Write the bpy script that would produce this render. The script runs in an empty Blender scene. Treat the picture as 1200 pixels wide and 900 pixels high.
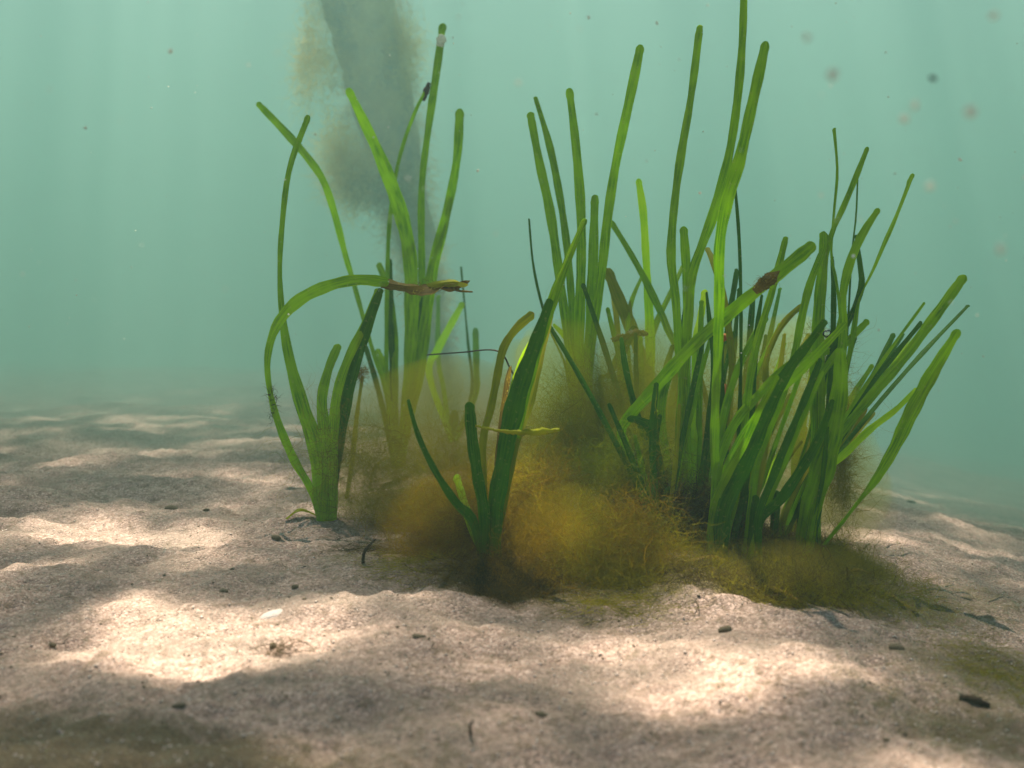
import bpy, math, random
import numpy as np
from mathutils import Vector

random.seed(7)
rng = np.random.default_rng(11)
scene = bpy.context.scene
R = math.radians

# ------------------------------------------------------------------ camera
CAM_H = 0.17
HFOV = R(45)
W_PX, H_PX = 1200.0, 900.0
F_PX = W_PX / 2 / math.tan(HFOV / 2)
PITCH = math.atan(80 / F_PX)
cam_d = bpy.data.cameras.new('camera')
cam_d.sensor_width = 36
cam_d.lens = 18 / math.tan(HFOV / 2)
cam_d.clip_start = 0.01
cam_d.clip_end = 500
cam_d.dof.use_dof = True
cam_d.dof.focus_distance = 0.93
cam_d.dof.aperture_fstop = 11.0
cam = bpy.data.objects.new('camera', cam_d)
cam.location = (0, 0, CAM_H)
cam.rotation_euler = (R(90) - PITCH, 0, 0)
scene.collection.objects.link(cam)
scene.camera = cam

# ------------------------------------------------------------------ light
SUN_EL, SUN_AZ = 68.0, 10.0          # azimuth measured from +Y towards -X (sun ahead, a little left)
world = bpy.data.worlds.new('World')
scene.world = world
world.use_nodes = True
wn = world.node_tree
wn.nodes.clear()
sky = wn.nodes.new('ShaderNodeTexSky')
sky.sky_type = 'NISHITA'
sky.sun_disc = False
sky.sun_elevation = R(SUN_EL)
sky.sun_rotation = R(-SUN_AZ)
bg = wn.nodes.new('ShaderNodeBackground')
bg.inputs['Strength'].default_value = 0.05
wo = wn.nodes.new('ShaderNodeOutputWorld')
wn.links.new(sky.outputs[0], bg.inputs[0])
wn.links.new(bg.outputs[0], wo.inputs[0])

sun_d = bpy.data.lights.new('sun', 'SUN')
sun_d.energy = 5.0
sun_d.angle = R(0.5)
sun_d.color = (1.0, 0.87, 0.72)
sun = bpy.data.objects.new('sun', sun_d)
TO_SUN = Vector((-math.sin(R(SUN_AZ)) * math.cos(R(SUN_EL)),
                 math.cos(R(SUN_AZ)) * math.cos(R(SUN_EL)), math.sin(R(SUN_EL))))
sun.rotation_euler = TO_SUN.to_track_quat('Z', 'Y').to_euler()
sun.location = TO_SUN * 5
scene.collection.objects.link(sun)

vs = scene.view_settings
vs.view_transform = 'Standard'
vs.look = 'None'
vs.exposure = 1.95
vs.gamma = 1.0
cy = scene.cycles
cy.max_bounces = 10
cy.diffuse_bounces = 3
cy.glossy_bounces = 2
cy.transmission_bounces = 6
cy.transparent_max_bounces = 16
cy.volume_bounces = 3
cy.use_denoising = True
cy.caustics_reflective = False
cy.caustics_refractive = False

# ------------------------------------------------------------------ helpers
def link(o):
    scene.collection.objects.link(o)
    return o

def tag(o, label=None, cat=None, group=None, kind=None):
    if label: o['label'] = label
    if cat: o['category'] = cat
    if group: o['group'] = group
    if kind: o['kind'] = kind
    return o

def empty(name, loc):
    o = bpy.data.objects.new(name, None)
    o.location = loc
    o.empty_display_size = 0.02
    return link(o)

def mesh_obj(name, verts, faces, mat, parent=None, smooth=True, uvs=None, sharp=False):
    """verts in world space; shifted into the parent's frame when there is one"""
    v = np.asarray(verts, dtype=np.float64)
    if parent is not None:
        v = v - np.array(parent_loc(parent))
    me = bpy.data.meshes.new(name)
    if isinstance(faces, np.ndarray):
        n, k = faces.shape
        me.vertices.add(len(v)); me.vertices.foreach_set('co', v.astype(np.float32).ravel())
        me.loops.add(n * k); me.loops.foreach_set('vertex_index', faces.astype(np.int32).ravel())
        me.polygons.add(n)
        me.polygons.foreach_set('loop_start', np.arange(0, n * k, k, dtype=np.int32))
        me.update(calc_edges=True)
    else:
        me.from_pydata(v.tolist(), [], faces)
    if smooth:
        me.polygons.foreach_set('use_smooth', np.ones(len(me.polygons), dtype=bool))
    if uvs is not None:
        ul = me.uv_layers.new(name='UVMap')
        li = np.empty(len(me.loops), dtype=np.int32)
        me.loops.foreach_get('vertex_index', li)
        ul.data.foreach_set('uv', np.asarray(uvs, dtype=np.float32)[li].ravel())
    me.materials.append(mat)
    if sharp: me.set_sharp_from_angle(angle=R(50))
    me.update()
    o = bpy.data.objects.new(name, me)
    if parent is not None:
        o.parent = parent
    return link(o)

def parent_loc(p):
    l = Vector(p.location)
    while p.parent is not None:
        p = p.parent
        l = l + Vector(p.location)
    return l

def ray(px, py):
    """direction (world) of a pixel of the 1200x900 photograph, scaled so that its Y is 1"""
    x = (px - W_PX / 2) / F_PX
    u = (H_PX / 2 - py) / F_PX
    c, s = math.cos(PITCH), math.sin(PITCH)
    d = Vector((x, c + u * s, u * c - s))
    return d / d.y

def at(px, py, Y):
    return Vector((0, 0, CAM_H)) + ray(px, py) * Y

# lattice noise -----------------------------------------------------
_perm = np.random.default_rng(3).random((64, 64))
def vnoise(x, y):
    x = np.asarray(x, float); y = np.asarray(y, float)
    xi = np.floor(x).astype(int); yi = np.floor(y).astype(int)
    fx = x - xi; fy = y - yi
    fx = fx * fx * fx * (fx * (fx * 6 - 15) + 10); fy = fy * fy * fy * (fy * (fy * 6 - 15) + 10)
    a = _perm[xi % 64, yi % 64]; b = _perm[(xi + 1) % 64, yi % 64]
    c = _perm[xi % 64, (yi + 1) % 64]; d = _perm[(xi + 1) % 64, (yi + 1) % 64]
    return (a * (1 - fx) + b * fx) * (1 - fy) + (c * (1 - fx) + d * fx) * fy - 0.5

def fbm(x, y, o=4):
    s = 0; a = 1.0
    for i in range(o):
        s = s + a * vnoise(x * 2 ** i + 17.3 * i, y * 2 ** i + 5.1 * i); a *= 0.5
    return s

def ground(x, y):
    x = np.asarray(x, float); y = np.asarray(y, float)
    # seabed falls away to the right and behind on that side
    r = np.maximum(0, x - 0.12 + 0.10 * np.clip(y - 0.9, 0, 4))
    z = -0.55 * (1 - np.exp(-0.42 * r ** 1.25))
    z = z + 0.05 * fbm(x * 0.9 + 3, y * 0.9) * np.clip((y - 0.9), 0, 2) * 0.5
    z = z - 0.012 * np.clip(y - 2.0, 0, 6) ** 1.25 - 0.10 * (1 - np.exp(-np.clip(y - 7.2, 0, 9)))
    # gentle ripples, slanted
    w = 0.35 * fbm(x * 3, y * 3, 3)
    z = z + 0.0045 * np.sin((y * 0.94 + x * 0.34) * 44 + 7 * w) * (0.35 + np.clip(vnoise(x * 2.3 + 9, y * 2.3), -.3, .5))
    z = z + 0.013 * fbm(x * 6 + 1.7, y * 7 + 2.2, 3)
    z = z + 0.0065 * fbm(x * 26, y * 26, 3)
    z = z + 0.0042 * fbm(x * 95, y * 95, 2)
    # mound under the grass
    z = z + 0.010 * np.exp(-((x - 0.12) / 0.17) ** 2 - ((y - 0.95) / 0.12) ** 2)
    return z

def gz(x, y):
    return float(ground(x, y))

def on_ground(px, py):
    """point where the pixel's ray meets the seabed"""
    d = ray(px, py)
    y = 0.3
    prev = None
    while y < 8:
        p = Vector((0, 0, CAM_H)) + d * y
        g = p.z - gz(p.x, p.y)
        if g <= 0:
            return Vector((p.x, p.y, gz(p.x, p.y)))
        y += max(0.002, g * 0.5)
    return p

# ------------------------------------------------------------------ materials
def new_mat(name):
    m = bpy.data.materials.new(name)
    m.use_nodes = True
    nt = m.node_tree
    nt.nodes.clear()
    out = nt.nodes.new('ShaderNodeOutputMaterial')
    return m, nt, out

def N(nt, t, **kw):
    n = nt.nodes.new(t)
    for k, v in kw.items():
        if k in n.inputs: n.inputs[k].default_value = v
        else: setattr(n, k, v)
    return n

def ramp(nt, src, stops):
    r = nt.nodes.new('ShaderNodeValToRGB')
    el = r.color_ramp.elements
    while len(el) > 1: el.remove(el[-1])
    el[0].position = stops[0][0]; el[0].color = (*stops[0][1], 1)
    for p, c in stops[1:]:
        e = el.new(p); e.color = (*c, 1)
    nt.links.new(src, r.inputs[0])
    return r.outputs[0]

def mixc(nt, fac, a, b, mode='MIX'):
    m = nt.nodes.new('ShaderNodeMix'); m.data_type = 'RGBA'; m.blend_type = mode
    for s, v in ((0, fac), (6, a), (7, b)):
        if isinstance(v, bpy.types.NodeSocket): nt.links.new(v, m.inputs[s])
        elif s == 0: m.inputs[0].default_value = v
        else: m.inputs[s].default_value = (*v, 1)
    return m.outputs[2]

def leaf_mat(name, base, light, speck, transl=0.45, speck_amt=0.5):
    m, nt, out = new_mat(name)
    uv = N(nt, 'ShaderNodeTexCoord')
    mp = N(nt, 'ShaderNodeMapping'); mp.inputs['Scale'].default_value = (3.2, .5, 1)
    nt.links.new(uv.outputs['UV'], mp.inputs[0])
    veins = N(nt, 'ShaderNodeTexNoise', Scale=3.0, Detail=2.0)
    nt.links.new(mp.outputs[0], veins.inputs['Vector'])
    blot = N(nt, 'ShaderNodeTexNoise', Scale=55.0, Detail=3.0)
    nt.links.new(uv.outputs['Object'], blot.inputs['Vector'])
    dots = N(nt, 'ShaderNodeTexNoise', Scale=420.0, Detail=2.0)
    nt.links.new(uv.outputs['Object'], dots.inputs['Vector'])
    c = ramp(nt, veins.outputs[0], [(0.35, base), (0.65, light)])
    c = mixc(nt, ramp(nt, blot.outputs[0], [(0.40, (0, 0, 0)), (0.62, (.7, .7, .7))]), c, light)
    k = ramp(nt, dots.outputs[0], [(0.62, (0, 0, 0)), (0.72, (speck_amt,) * 3)])
    c = mixc(nt, k, c, speck)
    p = N(nt, 'ShaderNodeBsdfPrincipled', Roughness=0.5)
    p.inputs['Specular IOR Level'].default_value = 0.05
    t = N(nt, 'ShaderNodeBsdfTranslucent')
    nt.links.new(c, p.inputs['Base Color'])
    tc = mixc(nt, 1.0, c, (1.35, 1.3, 0.6), 'MULTIPLY')
    nt.links.new(tc, t.inputs['Color'])
    bmp = N(nt, 'ShaderNodeBump', Strength=0.3, Distance=0.0004)
    nt.links.new(veins.outputs[0], bmp.inputs['Height'])
    nt.links.new(bmp.outputs[0], p.inputs['Normal'])
    mx = N(nt, 'ShaderNodeMixShader'); mx.inputs[0].default_value = transl
    nt.links.new(p.outputs[0], mx.inputs[1]); nt.links.new(t.outputs[0], mx.inputs[2])
    nt.links.new(mx.outputs[0], out.inputs[0])
    return m

M = {}
M['green'] = leaf_mat('leaf_green', (0.12, 0.30, 0.001), (0.34, 0.56, 0.002), (0.42, 0.48, 0.10), 0.5)
M['deep'] = leaf_mat('leaf_deep_green', (0.020, 0.12, 0.002), (0.070, 0.23, 0.003), (0.28, 0.34, 0.08), 0.4)
M['lime'] = leaf_mat('leaf_lime', (0.36, 0.62, 0.004), (0.58, 0.78, 0.006), (0.5, 0.6, 0.1), 0.6, 0.2)
M['olive'] = leaf_mat('leaf_olive', (0.20, 0.27, 0.004), (0.36, 0.38, 0.008), (0.34, 0.20, 0.04), 0.45)
M['brown'] = leaf_mat('leaf_withered', (0.05, 0.035, 0.005), (0.24, 0.17, 0.015), (0.60, 0.55, 0.08), 0.3, 0.9)

def plain_mat(name, a, b, scale=120.0, rough=0.7, transl=0.0, spec=0.3, bump=0.0):
    m, nt, out = new_mat(name)
    tc = N(nt, 'ShaderNodeTexCoord')
    n = N(nt, 'ShaderNodeTexNoise', Scale=scale, Detail=4.0)
    nt.links.new(tc.outputs['Object'], n.inputs['Vector'])
    c = ramp(nt, n.outputs[0], [(0.35, a), (0.65, b)])
    p = N(nt, 'ShaderNodeBsdfPrincipled', Roughness=rough)
    p.inputs['Specular IOR Level'].default_value = spec
    nt.links.new(c, p.inputs['Base Color'])
    if bump:
        bm_ = N(nt, 'ShaderNodeBump', Strength=0.7, Distance=bump)
        nt.links.new(n.outputs[0], bm_.inputs['Height']); nt.links.new(bm_.outputs[0], p.inputs['Normal'])
    if transl:
        t = N(nt, 'ShaderNodeBsdfTranslucent')
        nt.links.new(c, t.inputs['Color'])
        mx = N(nt, 'ShaderNodeMixShader'); mx.inputs[0].default_value = transl
        nt.links.new(p.outputs[0], mx.inputs[1]); nt.links.new(t.outputs[0], mx.inputs[2])
        nt.links.new(mx.outputs[0], out.inputs[0])
    else:
        nt.links.new(p.outputs[0], out.inputs[0])
    return m

M['alga_olive'] = plain_mat('algae_olive', (0.16, 0.155, 0.005), (0.29, 0.26, 0.009), 40, 0.8, 0.5, 0.1)
M['alga_green'] = plain_mat('algae_green', (0.12, 0.18, 0.005), (0.26, 0.30, 0.008), 40, 0.8, 0.5, 0.1)
M['alga_rust'] = plain_mat('algae_rust', (0.13, 0.080, 0.004), (0.30, 0.20, 0.007), 40, 0.8, 0.5, 0.1)
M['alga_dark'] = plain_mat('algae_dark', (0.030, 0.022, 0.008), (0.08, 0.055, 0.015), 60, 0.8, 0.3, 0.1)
M['stone'] = plain_mat('dark_stone', (0.09, 0.075, 0.04), (0.22, 0.175, 0.10), 300, 0.7, 0, 0.3, 0.001)
M['shell'] = plain_mat('pale_shell', (0.40, 0.35, 0.31), (0.58, 0.52, 0.47), 90, 0.4, 0, 0.4, 0.0003)
M['twig'] = plain_mat('dark_twig', (0.02, 0.014, 0.008), (0.06, 0.04, 0.02), 200, 0.8, 0, 0.2, 0.0005)
M['stake'] = plain_mat('stake_bark', (0.16, 0.17, 0.17), (0.62, 0.52, 0.28), 13, 0.9, 0, 0.1, 0.01)
M['stake_fuzz'] = plain_mat('stake_fuzz', (0.30, 0.28, 0.20), (0.80, 0.66, 0.30), 12, 0.9, 0.5, 0.1)
M['stake_tan'] = plain_mat('stake_tan_algae', (0.78, 0.60, 0.16), (0.92, 0.78, 0.36), 25, 0.9, 0.6, 0.1)
M['flake'] = plain_mat('pale_flake', (0.62, 0.70, 0.62), (0.80, 0.85, 0.78), 900, 0.8, 0.6, 0.2)
M['grain'] = plain_mat('shell_grain', (0.42, 0.34, 0.28), (0.62, 0.52, 0.44), 900, 0.5, 0.0, 0.5)
M['orange'] = plain_mat('orange_bit', (0.55, 0.17, 0.02), (0.75, 0.32, 0.06), 300, 0.6, 0.3, 0.3)

# bubbles
m, nt, out = new_mat('bubble_glass')
g = N(nt, 'ShaderNodeBsdfGlossy', Roughness=0.05)
t = N(nt, 'ShaderNodeBsdfTransparent')
fr = N(nt, 'ShaderNodeFresnel', IOR=1.6)
mx = N(nt, 'ShaderNodeMixShader')
nt.links.new(fr.outputs[0], mx.inputs[0]); nt.links.new(t.outputs[0], mx.inputs[1]); nt.links.new(g.outputs[0], mx.inputs[2])
nt.links.new(mx.outputs[0], out.inputs[0])
M['bubble'] = m

# sand: grain, darker grit, olive deposit by the 'film' attribute, which also carries painted corner darkening
m, nt, out = new_mat('wet_sand')
tc = N(nt, 'ShaderNodeTexCoord')
big = N(nt, 'ShaderNodeTexNoise', Scale=14.0, Detail=7.0, Roughness=0.6)
mid = N(nt, 'ShaderNodeTexNoise', Scale=140.0, Detail=4.0, Roughness=0.65)
fine = N(nt, 'ShaderNodeTexNoise', Scale=1100.0, Detail=2.0, Roughness=0.7)
vor = N(nt, 'ShaderNodeTexVoronoi', Scale=650.0)
for n in (big, mid, fine, vor): nt.links.new(tc.outputs['Object'], n.inputs['Vector'])
c = ramp(nt, fine.outputs[0], [(0.30, (0.10, 0.072, 0.055)), (0.5, (0.31, 0.215, 0.165)), (0.72, (0.62, 0.46, 0.37))])
c = mixc(nt, 0.55, c, ramp(nt, vor.outputs['Color'], [(0.1, (0.10, 0.075, 0.06)), (0.5, (0.32, 0.22, 0.17)), (0.95, (0.80, 0.62, 0.52))]))
c = mixc(nt, ramp(nt, mid.outputs[0], [(0.50, (0, 0, 0)), (0.66, (.7, .7, .7))]), c, (0.13, 0.09, 0.05))
c = mixc(nt, ramp(nt, big.outputs[0], [(0.42, (0, 0, 0)), (0.62, (.6, .6, .6))]), c, (0.165, 0.135, 0.10))
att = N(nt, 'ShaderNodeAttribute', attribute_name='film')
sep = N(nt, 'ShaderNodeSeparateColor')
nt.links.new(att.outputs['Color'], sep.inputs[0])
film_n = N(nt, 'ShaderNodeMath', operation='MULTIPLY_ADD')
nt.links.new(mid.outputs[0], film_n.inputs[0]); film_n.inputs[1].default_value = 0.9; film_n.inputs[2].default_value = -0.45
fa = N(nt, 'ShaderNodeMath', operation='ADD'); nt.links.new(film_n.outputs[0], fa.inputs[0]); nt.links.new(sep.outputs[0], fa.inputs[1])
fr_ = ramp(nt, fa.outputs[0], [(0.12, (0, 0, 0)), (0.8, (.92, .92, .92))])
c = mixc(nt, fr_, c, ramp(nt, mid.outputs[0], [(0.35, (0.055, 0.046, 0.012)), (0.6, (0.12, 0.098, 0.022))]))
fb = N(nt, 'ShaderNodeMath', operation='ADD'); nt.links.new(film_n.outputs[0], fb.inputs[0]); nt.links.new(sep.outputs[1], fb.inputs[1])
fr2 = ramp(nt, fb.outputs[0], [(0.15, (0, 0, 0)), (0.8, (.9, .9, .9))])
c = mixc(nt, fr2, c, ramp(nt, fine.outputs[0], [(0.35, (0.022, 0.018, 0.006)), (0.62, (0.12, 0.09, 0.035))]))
p = N(nt, 'ShaderNodeBsdfPrincipled')
p.inputs['Specular IOR Level'].default_value = 0.35
nt.links.new(ramp(nt, vor.outputs['Color'], [(0.12, (0.25,) * 3), (0.25, (0.8,) * 3)]), p.inputs['Roughness'])
nt.links.new(c, p.inputs['Base Color'])
hh = N(nt, 'ShaderNodeMath', operation='MULTIPLY_ADD')
nt.links.new(vor.outputs['Distance'], hh.inputs[0]); hh.inputs[1].default_value = -0.6
nt.links.new(mid.outputs[0], hh.inputs[2])
bmp = N(nt, 'ShaderNodeBump', Strength=0.8, Distance=0.0022)
nt.links.new(hh.outputs[0], bmp.inputs['Height']); nt.links.new(bmp.outputs[0], p.inputs['Normal'])
nt.links.new(p.outputs[0], out.inputs[0])
M['sand'] = m

# ------------------------------------------------------------------ seabed
def axis(dense0, dense1, step, lo, hi, grow=1.06):
    a = list(np.arange(dense0, dense1, step))
    s = step; v = a[-1]
    while v < hi:
        s *= grow; v += s; a.append(v)
    s = step; v = a[0]; b = []
    while v > lo:
        s *= grow; v -= s; b.append(v)
    return np.array(b[::-1] + a)

gx = axis(-0.62, 0.62, 0.0035, -14, 14, 1.05)
gy = axis(0.36, 1.25, 0.0035, -3, 15, 1.035)
GX, GY = np.meshgrid(gx, gy)
GZ = ground(GX, GY)
nx, ny = len(gx), len(gy)
idx = np.arange(nx * ny).reshape(ny, nx)
quads = np.stack([idx[:-1, :-1], idx[:-1, 1:], idx[1:, 1:], idx[1:, :-1]], -1).reshape(-1, 4)
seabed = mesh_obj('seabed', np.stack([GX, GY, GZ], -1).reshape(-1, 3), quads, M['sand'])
tag(seabed, 'rippled pale sand seabed with olive film around the grass', kind='structure')

def spot(px, py, rx, ry, a):
    p = on_ground(px, py)
    return a * np.exp(-((GX - p.x) / rx) ** 2 - ((GY - p.y) / ry) ** 2)
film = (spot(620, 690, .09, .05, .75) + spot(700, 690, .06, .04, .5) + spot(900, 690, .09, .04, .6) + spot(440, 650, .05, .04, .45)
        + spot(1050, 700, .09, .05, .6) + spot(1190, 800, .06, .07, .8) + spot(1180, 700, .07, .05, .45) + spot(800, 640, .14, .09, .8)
        + spot(520, 600, .1, .15, .5) + spot(1130, 870, .04, .04, .5))  # deposit round the grass; right corner spots also paint in corner darkening
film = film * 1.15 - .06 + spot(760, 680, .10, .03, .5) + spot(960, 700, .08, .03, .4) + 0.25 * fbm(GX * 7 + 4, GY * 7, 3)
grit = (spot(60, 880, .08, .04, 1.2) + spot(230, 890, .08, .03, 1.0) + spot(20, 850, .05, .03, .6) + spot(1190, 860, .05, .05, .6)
        + spot(685, 720, .025, .03, .8)) + 0.22 * fbm(GX * 9 + 14, GY * 9 + 3, 3)  # grit, with corner darkening painted in at bottom left and right
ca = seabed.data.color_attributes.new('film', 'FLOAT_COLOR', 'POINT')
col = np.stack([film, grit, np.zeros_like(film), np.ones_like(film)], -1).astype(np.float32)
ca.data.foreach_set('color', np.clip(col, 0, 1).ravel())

# ------------------------------------------------------------------ unseen water surface: caustic light bands put into its transparency colour
SURF = 2.60
def caustic_field():
    """photons refracted by a small wave field and collected at the bottom: the focusing of each strip of surface"""
    n = 2000
    L = 7.0
    xs = (np.arange(n) + .5) / n * L
    X, Y = np.meshgrid(xs, xs)
    hx = np.zeros_like(X); hy = np.zeros_like(X)
    r = np.random.default_rng(WAVE_SEED)
    for i in range(44):
        lam = 0.08 * 2 ** (r.random() * 2.4)
        th = R(80) + r.normal(0, 0.75)
        kx = round(L / lam * math.cos(th)) * 2 * math.pi / L      # whole waves across the patch, so that it tiles
        ky = round(L / lam * math.sin(th)) * 2 * math.pi / L
        a = WAVE_AMP * lam ** 1.25
        arg = kx * X + ky * Y + r.random() * 6.28
        hx += a * kx * np.cos(arg); hy += a * ky * np.cos(arg)
    PX = np.mod(X + hx, L); PY = np.mod(Y + hy, L)
    nb = 800
    H, _, _ = np.histogram2d(PY.ravel(), PX.ravel(), bins=nb, range=[[0, L], [0, L]])
    H /= (n / nb) ** 2
    for _ in range(1):
        H = (H + np.roll(H, 1, 0) + np.roll(H, -1, 0)) / 3
        H = (H + np.roll(H, 1, 1) + np.roll(H, -1, 1)) / 3
    return H, L, nb
WAVE_SEED, WAVE_AMP, WAVE_DX, WAVE_DY = 9, 0.007, 1.6975, 0.84  # pattern shifted so that bright patches land on chosen spots of sand
CH, CL, CN = caustic_field()
def caustic(x, y):
    u = np.mod((np.asarray(x) + WAVE_DX) / CL * CN - 0.5, CN)
    v = np.mod((np.asarray(y) + WAVE_DY) / CL * CN - 0.5, CN)
    i = u.astype(int) % CN; j = v.astype(int) % CN; fu = u - np.floor(u); fv = v - np.floor(v)
    i1 = (i + 1) % CN; j1 = (j + 1) % CN
    return (CH[j, i] * (1 - fu) + CH[j, i1] * fu) * (1 - fv) + (CH[j1, i] * (1 - fu) + CH[j1, i1] * fu) * fv
# surface point that lights ground point (x, y): shifted towards the sun
off = TO_SUN * (SURF / TO_SUN.z)
wx = axis(-0.9 + off.x, 0.9 + off.x, 0.008, -15, 15, 1.035)
wy = axis(0.3 + off.y, 2.4 + off.y, 0.008, -3.5, 15.5, 1.035)
WX, WY = np.meshgrid(wx, wy)
WZ = SURF + 0.006 * fbm(WX * 5, WY * 5, 3)
wq = np.arange(WX.size).reshape(WX.shape)
wq = np.stack([wq[:-1, :-1], wq[:-1, 1:], wq[1:, 1:], wq[1:, :-1]], -1).reshape(-1, 4)
m, nt, out = new_mat('caustic_tint_water')
at_ = N(nt, 'ShaderNodeAttribute', attribute_name='focus')
tr = N(nt, 'ShaderNodeBsdfTransparent')
nt.links.new(at_.outputs['Color'], tr.inputs['Color'])
nt.links.new(tr.outputs[0], out.inputs[0])
water = mesh_obj('water_surface', np.stack([WX, WY, WZ], -1).reshape(-1, 3), wq, m)
tag(water, 'rippled water surface above the seagrass, caustic light painted in its tint', kind='structure')
foc = caustic(WX - off.x, WY - off.y)
foc = np.clip(0.075 + 0.21 * np.clip(foc, 0, 4) ** 1.6, 0, 1.0)
# far out the ripples are finer than the mesh: let them average out there
far = np.clip((WY - off.y - 1.8) / 1.4, 0, 1) + np.clip((np.abs(WX - off.x) - 0.9) / 1.0, 0, 1) + np.clip((.2 - (WY - off.y)) / .4, 0, 1)
foc = foc + (foc.mean() - foc) * np.clip(far, 0, 1)
print('FOC', foc.mean(), np.percentile(foc, [5, 25, 50, 75, 95]))
ca = water.data.color_attributes.new('focus', 'FLOAT_COLOR', 'POINT')
ca.data.foreach_set('color', np.stack([foc, foc, foc, np.ones_like(foc)], -1).astype(np.float32).ravel())

# ------------------------------------------------------------------ the turbid water itself
def box(x0, x1, y0, y1, z0, z1):
    v = [(x, y, z) for z in (z0, z1) for y in (y0, y1) for x in (x0, x1)]
    f = [(0, 2, 3, 1), (4, 5, 7, 6), (0, 1, 5, 4), (2, 6, 7, 3), (0, 4, 6, 2), (1, 3, 7, 5)]
    return v, f
m, nt, out = new_mat('turbid_water')
pv = N(nt, 'ShaderNodeVolumePrincipled')
pv.inputs['Color'].default_value = (0.48, 0.76, 0.70, 1)
pv.inputs['Density'].default_value = 0.06
pv.inputs['Anisotropy'].default_value = 0.35
pv.inputs['Density Attribute'].default_value = ''
pv.inputs['Color Attribute'].default_value = '' if 'Color Attribute' in pv.inputs else ''
nt.links.new(pv.outputs[0], out.inputs['Volume'])
v, f = box(-17, 17, -5, 17, -2.4, SURF - 0.03)
haze = mesh_obj('haze', v, f, m, smooth=False)
tag(haze, 'green turbid water that fades the distance', kind='stuff')

# ------------------------------------------------------------------ leaves
def catmull(P, n):
    P = [Vector(p) for p in P]
    P = [P[0] * 2 - P[1]] + P + [P[-1] * 2 - P[-2]]
    out_ = []
    m_ = len(P) - 3
    for k in range(n):
        t = k / (n - 1) * m_
        i = min(int(t), m_ - 1); t -= i
        a, b, c_, d = P[i], P[i + 1], P[i + 2], P[i + 3]
        out_.append(0.5 * ((2 * b) + (c_ - a) * t + (2 * a - 5 * b + 4 * c_ - d) * t * t + (3 * b - a - 3 * c_ + d) * t ** 3))
    return out_

U10 = [-1, -.5, 0, .5, 1, 1, .5, 0, -.5, -1]
S10 = [.25, .9, 1, .9, .25, -.25, -.9, -1, -.9, -.25]
CAMP = Vector((0, 0, CAM_H))
def leaf(parent, pts, wid, mat, yaw0=0.0, yaw1=0.0, fold=0.18, name='leaf', tip='round', seg=34):
    """pts: world points base -> tip, wid: width in metres at each point"""
    q = catmull([(p.x, p.y, p.z) for p in pts], seg)
    ws = np.interp(np.linspace(0, len(wid) - 1, seg), range(len(wid)), wid)
    # even arc length, finer near the tip
    L = np.concatenate([[0], np.cumsum([(q[i + 1] - q[i]).length for i in range(seg - 1)])])
    tot = L[-1]
    s = np.concatenate([np.linspace(0, tot - ws[-1] * 1.4, seg - 6), tot - ws[-1] * 1.4 * np.array([.75, .5, .3, .15, .05, 0.003])])
    s = np.maximum.accumulate(np.clip(s, 0, tot))
    qa = np.array([tuple(p) for p in q])
    C = np.stack([np.interp(s, L, qa[:, k]) for k in range(3)], -1)
    w = np.interp(s, L, ws)
    e = np.clip((tot - s) / (ws[-1] * (0.55 if tip == 'round' else 1.4)), 0, 1)
    w = w * (np.sqrt(1 - (1 - e) ** 2) if tip == 'round' else e ** .7)
    T = np.gradient(C, axis=0); T /= np.linalg.norm(T, axis=1)[:, None] + 1e-12
    verts = []; uvs = []
    n = len(C)
    wob = random.uniform(0, 6.28)
    for i in range(n):
        t = Vector(T[i]); c_ = Vector(C[i])
        V = (c_ - CAMP).normalized()
        S = t.cross(V).normalized()
        yaw = yaw0 + (yaw1 - yaw0) * i / (n - 1)
        nn = S.cross(t)
        S2 = S * math.cos(yaw) + nn * math.sin(yaw)
        N2 = S2.cross(t)
        hw = w[i] / 2 / max(0.35, abs(math.cos(yaw))) * (1 + .07 * math.sin(i * 1.7 + wob) + .05 * math.sin(i * .61 + 2 * wob))
        th = 0.00016
        rip = .10 * math.sin(i * .8 + wob)
        for u, sg in zip(U10, S10):
            verts.append(c_ + S2 * (u * hw) + N2 * (sg * th + fold * hw * (abs(u) - .5) + rip * u * abs(u) * hw))
            uvs.append(((u + 1) / 2, s[i] / 0.05))
    faces = []
    for i in range(n - 1):
        for k in range(10):
            a = i * 10 + k; b = i * 10 + (k + 1) % 10
            faces.append((a, b, b + 10, a + 10))
    faces.append(tuple(range(9, -1, -1))); faces.append(tuple((n - 1) * 10 + k for k in range(10)))
    return mesh_obj(name, [tuple(v) for v in verts], faces, M[mat] if isinstance(mat, str) else mat, parent, uvs=uvs, sharp=True)

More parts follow.
